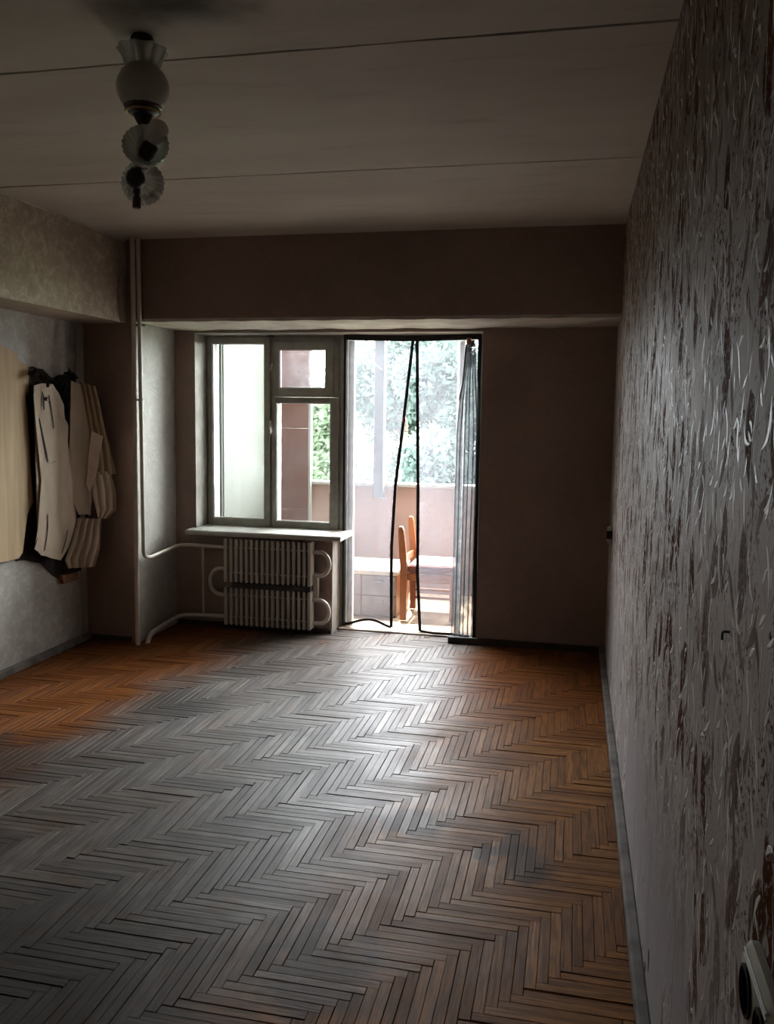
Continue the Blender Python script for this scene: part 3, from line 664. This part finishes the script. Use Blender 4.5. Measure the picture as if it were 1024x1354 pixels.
pleat('pleated_layer', 'sheet2', [(0,-3.116,4.916,.865),(.5,-3.140,4.868,.70),(.8,-3.160,4.828,.60),(1,-3.150,4.846,.545)], [(0,-3.037,5.067,.842),(.6,-3.045,5.052,.65),(1,-3.064,5.016,.53)], 28, 10, 4, .014, .3)
MB().slab([(-3.13,4.93,.72),(-3.06,5.05,.735),(-3.055,5.06,.725),(-3.13,4.925,.708)], .006, nrm).build('torn_edge', 'char_dark', pw)
MB().slab([(-3.17,4.821,.500),(-3.17,5.009,.486),(-3.17,5.016,.439),(-3.17,4.844,.442)], -.03, (1, 0, 0)).build('brick', 'brick', wl_)

# ------------------------------------------------------------------ chandelier
cx, cy, = -1.286, 2.426
lamp = thing('chandelier', (cx, cy, ZC), 'old ceiling lamp with frosted globe and two clear fluted glass shades', 'chandelier')
MB().lathe([(.001, 0), (.03, 0), (.034, -.008), (.022, -.022), (.010, -.03), (.001, -.03)], (cx, cy, ZC), n=24).build('ceiling_cup', 'metal_dark', lamp, smooth=True)
MB().tube([(cx, cy, ZC-.02), (cx-.002, cy, 2.50), (cx-.010, cy, 2.36), (cx-.022, cy, 2.25), (cx-.026, cy, 2.20)], [.009, .009, .009, .011, .011], 12).build('stem', 'metal_brown', lamp, smooth=True)
cr = [(.018, 2.545), (.035, 2.552), (.052, 2.572), (.060, 2.595), (.072, 2.612), (.070, 2.614), (.058, 2.598), (.050, 2.576), (.033, 2.557)]
MB().lathe([(r, z-2.5) for r, z in cr], (cx, cy, 2.5), n=72, flute=.10, lobes=9, flute_from=.0).build('glass_crown', 'glass', lamp, smooth=True)
gl_ = [(.030, 2.572), (.040, 2.568), (.062, 2.548), (.075, 2.522), (.0775, 2.505), (.074, 2.484), (.064, 2.462), (.052, 2.446), (.049, 2.444)]
MB().lathe([(r, z-2.5) for r, z in gl_], (cx, cy, 2.5), n=40).build('globe', 'frost', lamp, smooth=True)
MB().lathe([(.055, 2.463), (.058, 2.458), (.055, 2.447), (.050, 2.443)], (cx, cy, 0), n=36).build('collar_ring', 'metal_brown', lamp, smooth=True)
MB().lathe([(.001, 2.452), (.050, 2.450), (.050, 2.440), (.044, 2.432), (.030, 2.426), (.020, 2.405), (.011, 2.392), (.001, 2.392)], (cx, cy, 0), n=32).build('socket_cap', 'metal_dark', lamp, smooth=True)
MB().lathe([(.051, 2.440), (.054, 2.436), (.051, 2.431), (.046, 2.433)], (cx, cy, 0), n=36).build('brass_ring', 'brass', lamp, smooth=True)
# lower hub, finial
MB().lathe([(.001, .030), (.014, .028), (.026, .016), (.029, 0), (.026, -.016), (.014, -.028), (.001, -.03)], (cx-.026, cy-.005, 2.245), n=28).build('hub', 'metal_dark', lamp, smooth=True)
MB().lathe([(.001, .0), (.010, -.002), (.009, -.03), (.013, -.036), (.013, -.062), (.011, -.066), (.001, -.066)], (cx-.026, cy, 2.225), n=18).build('finial', 'metal_brown', lamp, smooth=True)
ring = MB().lathe([(.012, 0), (.0145, -.004), (.012, -.009)], (cx-.018, cy, 2.285), n=20).build('brass_ring', 'brass', lamp, smooth=True)
shade = [(.014, 0), (.030, .006), (.046, .020), (.056, .040), (.063, .058), (.066, .060), (.059, .040), (.048, .018), (.030, .003), (.014, -.003)]
# shade that turns its mouth away from the room door
ax2 = Vector((-.28, .90, .10)).normalized(); s2 = Vector((cx-.034, cy+.03, 2.250))
MB().lathe(shade, s2, ax2, n=96, flute=.05, lobes=24, flute_from=.0).build('glass_shade', 'glass', lamp, smooth=True)
MB().tube([(cx-.024, cy, 2.25), s2+ax2*.03], [.02, .016], 14).build('lamp_holder', 'metal_dark', lamp, smooth=True)
axb = Vector((.48, -.05, .80)).normalized()
# shade that faces the viewer, with its bulb
ax1 = Vector((.32, -.80, .26)).normalized(); s1 = Vector((cx+.028, cy-.03, 2.298))
MB().tube([(cx-.012, cy, 2.30), s1-ax1*.01], [.010, .012], 10).build('arm', 'metal_dark', lamp, smooth=True)
MB().lathe(shade, s1, ax1, n=96, flute=.05, lobes=24, flute_from=.0).build('glass_shade', 'glass', lamp, smooth=True)
MB().lathe([(.001, -.016), (.018, -.016), (.024, -.004), (.024, .026), (.018, .032), (.001, .032)], s1+ax1*.016, axb, n=20).build('lamp_holder', 'metal_dark', lamp, smooth=True)
MB().lathe([(.012, 0), (.013, .014), (.020, .024), (.028, .040), (.0300, .054), (.028, .068), (.020, .079), (.010, .084), (.001, .085)], s1+ax1*.016+axb*.018, axb, n=28).build('bulb', 'bulb', lamp, smooth=True)

# ------------------------------------------------------------------ sockets and nail on the right wall
sk = thing('double_socket', (XR, .99, .88), 'cream double socket with open dark holes low on the right wall', 'socket')
def rrect(y0, y1, z0, z1, r, n=6):
    out = []
    for (yc, zc, a0) in ((y1-r, z1-r, 0), (y0+r, z1-r, math.pi/2), (y0+r, z0+r, math.pi), (y1-r, z0+r, 1.5*math.pi)):
        out += [(yc+r*math.cos(a0+k*math.pi/2/n), zc+r*math.sin(a0+k*math.pi/2/n)) for k in range(n+1)]
    return out
o1 = rrect(.905, 1.068, .832, .930, .035); o2 = rrect(.913, 1.060, .840, .922, .03)
m = MB(); n = len(o1)
m.add([(XR-.001, y, z) for y, z in o1]+[(XR-.010, y, z) for y, z in o1]+[(XR-.016, y, z) for y, z in o2],
      [(i, (i+1) % n, n+(i+1) % n, n+i) for i in range(n)]+[(n+i, n+(i+1) % n, 2*n+(i+1) % n, 2*n+i) for i in range(n)]+[list(range(2*n, 3*n))])
m.build('plate', 'socket', sk, smooth=True)
for yc in (1.028, .948):
    MB().lathe([(.001, .0), (.026, .0), (.030, -.001), (.030, .003), (.026, .004)], (XR-.016, yc, .874), (-1, 0, 0), n=28).build('recess', 'dark', sk, smooth=True)
for k, zz in enumerate((.918, .911)):
    MB().tube([(XR-.017, 1.045, zz), (XR-.017, .925, zz)], .0018, 6).build('ridge', 'socket', sk)
s2_ = thing('wall_socket', (XR, 5.235, .86), 'small cream wall socket near the far end of the right wall', 'socket')
MB().bbox(XR-.028, XR-.001, 5.20, 5.27, .81, .905, .006).build('plate', 'socket', s2_)
MB().bbox(XR-.034, XR-.002, 5.165, 5.197, .84, .885, .004).build('switch_cap', 'dark', s2_)
tag(MB().tube(round_path([(XR+.002, 1.353, 1.232), (XR-.010, 1.350, 1.233), (XR-.012, 1.343, 1.229), (XR-.012, 1.341, 1.222)], .004), .0020, 8).build('nail', 'metal_dark', origin=(XR, 1.353, 1.23)), 'bent black nail in the right wall', 'nail')
for (yy, zz, a, b) in ((1.531, .699, .006, .012), (2.222, .13, .010, .032), (2.30, .06, .012, .014)):
    MB().slab([(XR-.0008, yy+a*math.cos(q)*(1+.3*math.sin(3*q)), zz+b*math.sin(q)) for q in [k*math.pi/6 for k in range(12)]], .001, (1, 0, 0)).build('torn_hole', 'dark', wr_)

# ------------------------------------------------------------------ balcony
tag(MB().box(-2.75, 1.6, YO-.02, 7.42, -.2, -.012).build('floor_balcony', 'bfloor'), 'sandy balcony floor', kind='structure')
tag(MB().box(-2.75, 1.6, YO, 6.62, 2.62, 2.8).build('ceiling_balcony', 'facade'), 'unseen slab over the balcony, cut short for the sky light', kind='structure')  # out of view; depth set to admit sky light and keep sun outside
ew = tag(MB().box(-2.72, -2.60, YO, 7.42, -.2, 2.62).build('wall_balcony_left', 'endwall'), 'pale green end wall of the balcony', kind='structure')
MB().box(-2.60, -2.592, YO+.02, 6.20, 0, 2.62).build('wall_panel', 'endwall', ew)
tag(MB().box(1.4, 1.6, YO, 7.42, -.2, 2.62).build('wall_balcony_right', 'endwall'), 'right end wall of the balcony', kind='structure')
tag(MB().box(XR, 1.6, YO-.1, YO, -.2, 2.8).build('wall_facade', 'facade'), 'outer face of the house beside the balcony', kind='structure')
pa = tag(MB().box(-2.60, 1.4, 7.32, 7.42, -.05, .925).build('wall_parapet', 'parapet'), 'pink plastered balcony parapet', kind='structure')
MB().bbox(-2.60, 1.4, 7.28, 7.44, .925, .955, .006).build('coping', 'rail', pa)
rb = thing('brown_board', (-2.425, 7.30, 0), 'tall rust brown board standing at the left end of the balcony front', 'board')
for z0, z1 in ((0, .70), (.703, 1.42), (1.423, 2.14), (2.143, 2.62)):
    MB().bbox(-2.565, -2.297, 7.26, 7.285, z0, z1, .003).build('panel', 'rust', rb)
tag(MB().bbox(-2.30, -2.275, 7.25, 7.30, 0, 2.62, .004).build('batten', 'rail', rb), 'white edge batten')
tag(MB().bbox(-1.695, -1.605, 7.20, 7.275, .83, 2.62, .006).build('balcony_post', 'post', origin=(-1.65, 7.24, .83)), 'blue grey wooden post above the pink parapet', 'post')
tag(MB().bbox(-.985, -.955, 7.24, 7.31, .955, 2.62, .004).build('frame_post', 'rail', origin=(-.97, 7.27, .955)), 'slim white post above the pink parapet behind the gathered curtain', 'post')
tag(MB().tube([(-2.6, 7.0, 2.62), (-1.62, 7.19, 1.93)], .004, 6).build('clothes_line', 'wire', origin=(-1.7, 7.1, 2.0)), 'thin slack line running down to the balcony post', 'clothes line')
# low cabinet
cb = thing('low_cabinet', (-1.58, 6.62, 0), 'low cabinet with cream top behind the left net panel', 'cabinet')
MB().bbox(-1.85, -1.30, 6.36, 6.88, -.01, .32, .004).build('body', 'wood_chair', cb)
MB().bbox(-1.86, -1.29, 6.335, 6.90, .32, .355, .005).build('top', 'cab_top', cb)
for x0, x1, z0, z1 in ((-1.845, -1.578, .16, .315), (-1.572, -1.305, .16, .315), (-1.845, -1.578, .0, .155), (-1.572, -1.305, .0, .155)):
    d = MB().bbox(x0, x1, 6.342, 6.36, z0, z1, .004).build('drawer', 'cab_front', cb)
    MB().bbox((x0+x1)/2-.04, (x0+x1)/2+.04, 6.328, 6.342, z1-.05, z1-.035, .003).build('handle', 'rail', d)
# chair facing right
ch = thing('chair', (-1.05, 6.45, 0), 'orange wooden chair with wine red padded seat standing on the balcony', 'chair')
def post(x, y, z1, lean, top=.0):
    m = MB(); prof = [(0, .024), (.42, .028), (.60, .026), (z1-.03, .022), (z1, .012)]
    vs = []
    for z, h in prof:
        dx = -lean*max(0, z-.42)
        vs += [(x-h+dx, y-.020, z), (x+h*.9+dx, y-.020, z), (x+h*.9+dx, y+.020, z), (x-h+dx, y+.020, z)]
    fs = [(i*4+k, i*4+(k+1) % 4, i*4+4+(k+1) % 4, i*4+4+k) for i in range(len(prof)-1) for k in range(4)]+[(3, 2, 1, 0), (16, 17, 18, 19)]
    return m.add(vs, fs)
post(-1.225, 6.27, .715, .09).build('back_leg', 'wood_chair', ch); post(-1.225, 6.68, .745, .09).build('back_leg', 'wood_chair', ch)
for yy in (6.29, 6.66): MB().bbox(-.875, -.835, yy-.02, yy+.02, 0, .36, .004).build('front_leg', 'wood_chair', ch)
MB().bbox(-1.20, -.84, 6.275, 6.675, .305, .36, .004).build('seat_frame', 'wood_chair', ch)
sc = MB().bbox(-1.20, -.825, 6.262, 6.69, .36, .425, .02).build('seat_pad', 'seat', ch, smooth=True)
tag(MB().bbox(-1.185, -.84, 6.275, 6.677, .42, .431, .005).build('seat_glare_layer', 'seat_glare', sc), 'pale layer standing for glare on the seat top')  # glare on the seat top, put in as a pale layer
for zz in (.085, .15, .215):
    MB().bbox(-1.21, -.855, 6.65, 6.67, zz, zz+.022, .003).build('stretcher', 'wood_chair', ch)
for zz, h in ((.52, .05),):
    MB().bbox(-1.243, -1.222, 6.28, 6.67, zz-.09, zz-.09+h, .003).build('back_rail', 'wood_chair', ch)

# ------------------------------------------------------------------ outdoors
tag(MB().box(-60, 60, 8.5, 120, -6.4, -6.0).build('ground_outdoor', 'ground'), 'ground beyond the balcony', kind='structure')
def tree(x, y, top, rx, label, leaf, n, seed, size):
    rg = random.Random(seed); t = thing('tree', (x, y, -6), label, 'tree', 'trees beyond the balcony')
    H = top+6; tr_ = MB(); tr_.tube([(x, y, -6.02), (x+.1, y, -6+H*.3), (x-.1, y+.1, -6+H*.6), (x, y, -6+H*.88)], [.20, .16, .11, .04], 8)
    blobs = []
    for i in range(22):
        a = rg.uniform(0, 6.28); q = rg.random(); h = -6+H*(.28+.66*q); rr = rx*(1-.55*max(0, q-.45)/.55)*math.sqrt(rg.random())*.85
        b = Vector((x+rr*math.cos(a), y+rr*math.sin(a), h)); blobs.append((b, rx*rg.uniform(.28, .48)))
    blobs.append((Vector((x, y, top-.6)), .7))
    for b, _ in blobs[:10]: tr_.tube([(x, y, b.z-1.0), b], [.06, .015], 5)
    tr_.build('trunk', 'bark', t, smooth=True)
    m = MB()
    for k in range(n):
        b, br = blobs[rg.randrange(len(blobs))]
        d = Vector((rg.gauss(0, 1), rg.gauss(0, 1), rg.gauss(0, .8))).normalized()*br*rg.random()**.45
        p = b+d; u = Vector((rg.gauss(0, 1), rg.gauss(0, 1), rg.gauss(0, 1))).normalized(); v = u.orthogonal().normalized(); s_ = size*rg.uniform(.6, 1.3)
        m.add([p-u*s_, p+v*s_*.5, p+u*s_, p-v*s_*.5], [(0, 1, 2, 3)])
    f = m.build('foliage', leaf, t, fix=False); f['kind'] = 'stuff'
for a in ((-2.2, 15.8, 3.05, 1.7, 'tall cool green tree seen through the right half of the doorway', 'leaf2', 30000, 1, .075),
          (-3.8, 12.2, 2.15, 1.4, 'light green tree seen left of the balcony post', 'leaf1', 24000, 2, .06),
          (-4.0, 20.5, 3.6, 2.2, 'taller tree rising behind the middle of the doorway', 'leaf2', 26000, 3, .09),
          (-6.9, 16.5, 2.2, 2.2, 'bushy tree seen through the right window sash', 'leaf1', 24000, 4, .08),
          (1.9, 15.5, 2.2, 1.9, 'tree hidden mostly behind the gathered curtain', 'leaf1', 7000, 5, .08),
          (-11.5, 21.0, 2.6, 2.6, 'distant tree far left beyond the balcony board', 'leaf2', 5000, 6, .1)):
    tree(*a)
